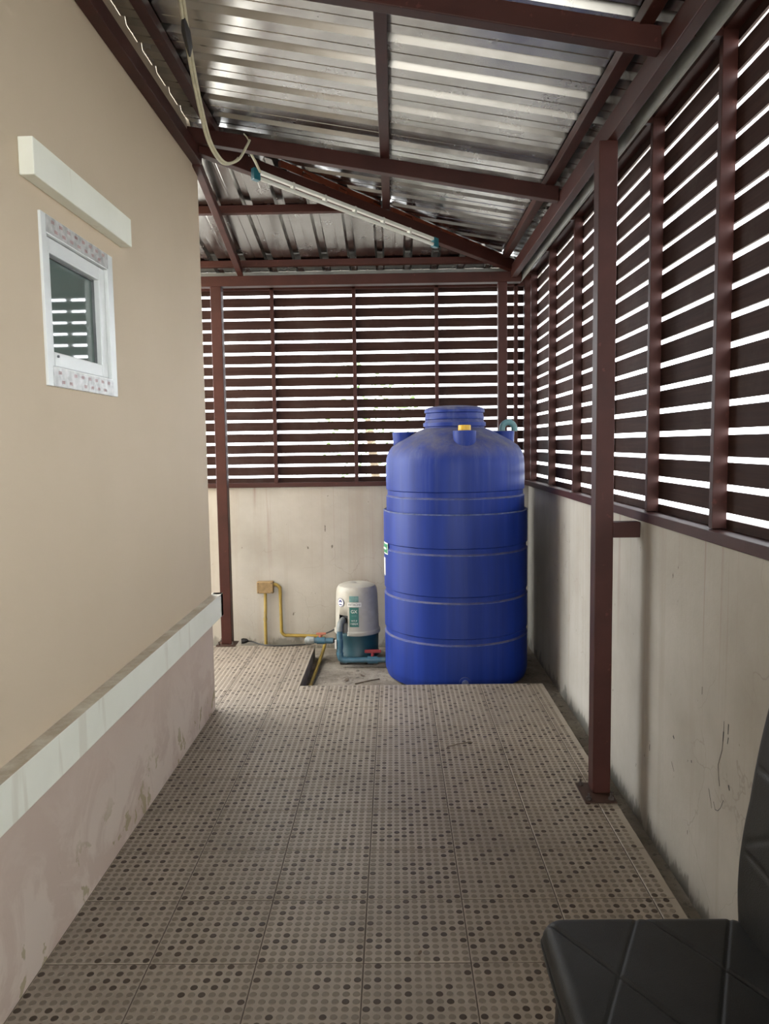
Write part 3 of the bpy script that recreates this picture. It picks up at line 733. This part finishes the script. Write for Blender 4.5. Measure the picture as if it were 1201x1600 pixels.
def squircle(u, v, cr, lx, ly):
    """map unit square to a rectangle lx x ly with rounded corners of radius cr"""
    x = (u-.5)*lx; y = (v-.5)*ly; ax, ay = abs(x), abs(y)
    ix, iy = lx/2-cr, ly/2-cr
    if ax > ix and ay > iy:
        dx, dy = (ax-ix)/cr, (ay-iy)/cr; mx = max(dx, dy); l = math.hypot(dx, dy)
        k = mx/l if l else 1; ax, ay = ix+dx*k*cr, iy+dy*k*cr
    return math.copysign(ax, x), math.copysign(ay, y)
def seat_fn(u, v, top):
    x, y = squircle(u, v, .05, CX1-CX0, CY1-CY0); x += (CX0+CX1)/2; y += (CY0+CY1)/2
    e = min(u, 1-u, v, 1-v); edge = 1-max(0, 1-e/.07)**2
    if top:
        dd = seam_d(x, y, fams); gr = math.exp(-(dd/.0036)**2)*.004
        return (x, y, CZ-.03+.030*math.sqrt(max(0, edge))+.004*math.sin(PI*u)*math.sin(PI*v)-gr*edge)
    k = .985; return ((CX0+CX1)/2+(x-(CX0+CX1)/2)*k, (CY0+CY1)/2+(y-(CY0+CY1)/2)*k, CZ-.072+.006*(1-edge))
cushion('seat_cushion', 170, 170, seat_fn, 'leather', ch)
m = MB(); q = [(CX0+.05, CY0-.001), (CX1-.05, CY0-.001), (CX1+.001, CY0+.05), (CX1+.001, CY1-.05), (CX1-.05, CY1+.001), (CX0+.05, CY1+.001), (CX0-.001, CY1-.05), (CX0-.001, CY0+.05), (CX0+.05, CY0-.001)]
def rr_path(z, g_):
    out = []
    for cx, cy, a0 in ((CX1-.05, CY1-.05, 0), (CX0+.05, CY1-.05, PI/2), (CX0+.05, CY0+.05, PI), (CX1-.05, CY0+.05, 1.5*PI)):
        for i in range(7):
            a = a0+PI/2*i/6; out.append(Vector((cx+(.05+g_)*math.cos(a), cy+(.05+g_)*math.sin(a), z)))
    out.append(out[0]); return out
m.tube(rr_path(CZ-.036, .0005), .0028, 6, cap=False); m.build('seat_piping', 'leather', ch, smooth=True)
BT, BB = .985, .420
def back_x(z):
    t_ = (z-.48)
    return .688-.012*math.sin(max(0, min(1, (z-.42)/.3))*PI)*.6+.30*max(0, t_-.02)**2*.9
def back_fn(u, v, top):
    yy, zz = squircle(u, v, .045, CY1-CY0-.012, BT-BB); y = (CY0+CY1)/2+yy; z = (BT+BB)/2+zz
    e = min(u, 1-u, v, 1-v); edge = 1-max(0, 1-e/.07)**2
    if top:
        dd = min(seam_d(z-.625, y-CY0, [(1, 0, 0, .17)]), seam_d(z-.625, y-1.50, [(.85, .53, 0, .29)]))
        gr = math.exp(-(dd/.0055)**2)*.004*min(1, max(0, (e-.03)/.1))
        return (back_x(z)+.024-.024*math.sqrt(max(0, edge))+gr*edge, y, z)
    return (back_x(z)+.055, y, z)
cushion('backrest', 90, 110, back_fn, 'leather', ch)
def leg(a, b_):
    m = MB(); a = Vector(a); b_ = Vector(b_); v = []
    for q, h in ((a, .0125), (b_, .010)):
        v += [q+Vector((sx*h, sy*h, 0)) for sx, sy in ((-1, -1), (1, -1), (1, 1), (-1, 1))]
    m.add(v, [(0, 1, 2, 3), (7, 6, 5, 4), (0, 4, 5, 1), (1, 5, 6, 2), (2, 6, 7, 3), (3, 7, 4, 0)]); return m.build('leg', 'black', ch, bevel=.003)
leg((.335, CY1-.035, .402), (.318, CY1-.02, .002)); leg((.335, CY0+.035, .402), (.318, CY0+.02, .002))
leg((.69, CY1-.035, .42), (.745, CY1-.02, .002)); leg((.69, CY0+.035, .42), (.745, CY0+.02, .002))
m = MB()
for y_ in (CY0+.035, CY1-.035): m.box(.325, .70, y_-.011, y_+.011, .378, .400)
for x_ in (.335, .685): m.box(x_-.011, x_+.011, CY0+.03, CY1-.03, .378, .400)
m.build('seat_frame', 'black', ch)

# ------------------------------------------------------------------ litter in the pit and on the tiles
def twig(a, b_, r, label):
    m = MB(); a = Vector(a); b_ = Vector(b_); mid = (a+b_)/2+Vector((random.uniform(-.02, .02), random.uniform(-.02, .02), .004))
    m.tube(smooth_path([a, mid, b_], 5), r, 6); tag(m.build('twig', 'dry'), label, 'twig', 'fallen litter')
twig((-.27, 4.84, -.0955), (-.115, 4.93, -.093), .0045, 'dark dry twig lying on the ground in front of the pump pipe')
twig((.235, 3.55, .0035), (.36, 3.60, .0035), .0022, 'thin dry stem lying on the tiles before the blue tank')
def leaf(x, y, z, s_, rot, label):
    m = MB(); n = 8; v = [(0, 0, .002)]
    for k in range(n):
        a = 2*PI*k/n; v.append((s_*math.cos(a)*(1+.25*random.random()), s_*.5*math.sin(a), .004*random.random()))
    m.add(v, [(0, 1+k, 1+(k+1) % n) for k in range(n)]); o = m.build('dry_leaf', 'dry', solid=.0008); o.location = (x, y, z); o.rotation_euler = (0, 0, rot); tag(o, label, 'leaf', 'fallen litter')
for x_, y_, sz, lb in ((-.33, 4.93, .03, 'largest brown dead leaf on the ground below the cross pipe'), (-.18, 4.78, .022, 'small brown dead leaf on the ground nearest the tile edge'), (-.23, 5.02, .025, 'brown dead leaf close under the blue cross pipe'), (-.10, 4.72, .018, 'tiny brown dead leaf beside the foot of the blue tank')):
    leaf(x_, y_, -.0985, sz, random.uniform(0, 6), lb)
leaf(-.66, 3.26, .003, .008, .4, 'black speck of leaf on the tiles left of the shiny tile'); leaf(.055, 2.06, .003, .010, 1.2, 'black speck of leaf on the tiles near the camera')
leaf(.93, 2.32, -.0985, .03, .8, 'dead leaf in the dark gutter between tiles and right wall')

# ------------------------------------------------------------------ greenery beyond the screens
def shrub(x, y, h, rad, n, label):
    t = thing('garden_tree', (x, y, -.1), label, 'tree', 'trees beyond the screens')
    m = MB(); m.tube(smooth_path([(x, y, -.1), (x+.05, y, h*.4), (x-.04, y+.05, h*.75)], 4), [.05]*8+[.03], 8); m.build('trunk', 'bark', t)
    v = []; f = []
    for i in range(n):
        while True:
            p = Vector((random.uniform(-1, 1), random.uniform(-1, 1), random.uniform(-1, 1)))
            if p.length < 1: break
        c = Vector((x+p.x*rad, y+p.y*rad, h*.72+p.z*h*.34)); L = random.uniform(.05, .1)
        a = Vector((random.gauss(0, 1), random.gauss(0, 1), random.gauss(0, .6))).normalized(); q = a.orthogonal().normalized()*L*.3
        k = len(v); v += [c-a*L*.5, c+q, c+a*L*.5, c-q]; f.append((k, k+1, k+2, k+3))
    m = MB(); m.add(v, f); o = m.build('foliage', 'leaf', t); o['kind'] = 'stuff'
shrub(-.25, 8.6, 2.3, .6, 320, 'green tree glimpsed through the middle of the back slats')
shrub(3.9, 4.6, 2.8, .8, 320, 'green tree glimpsed through the right slats beyond the post')
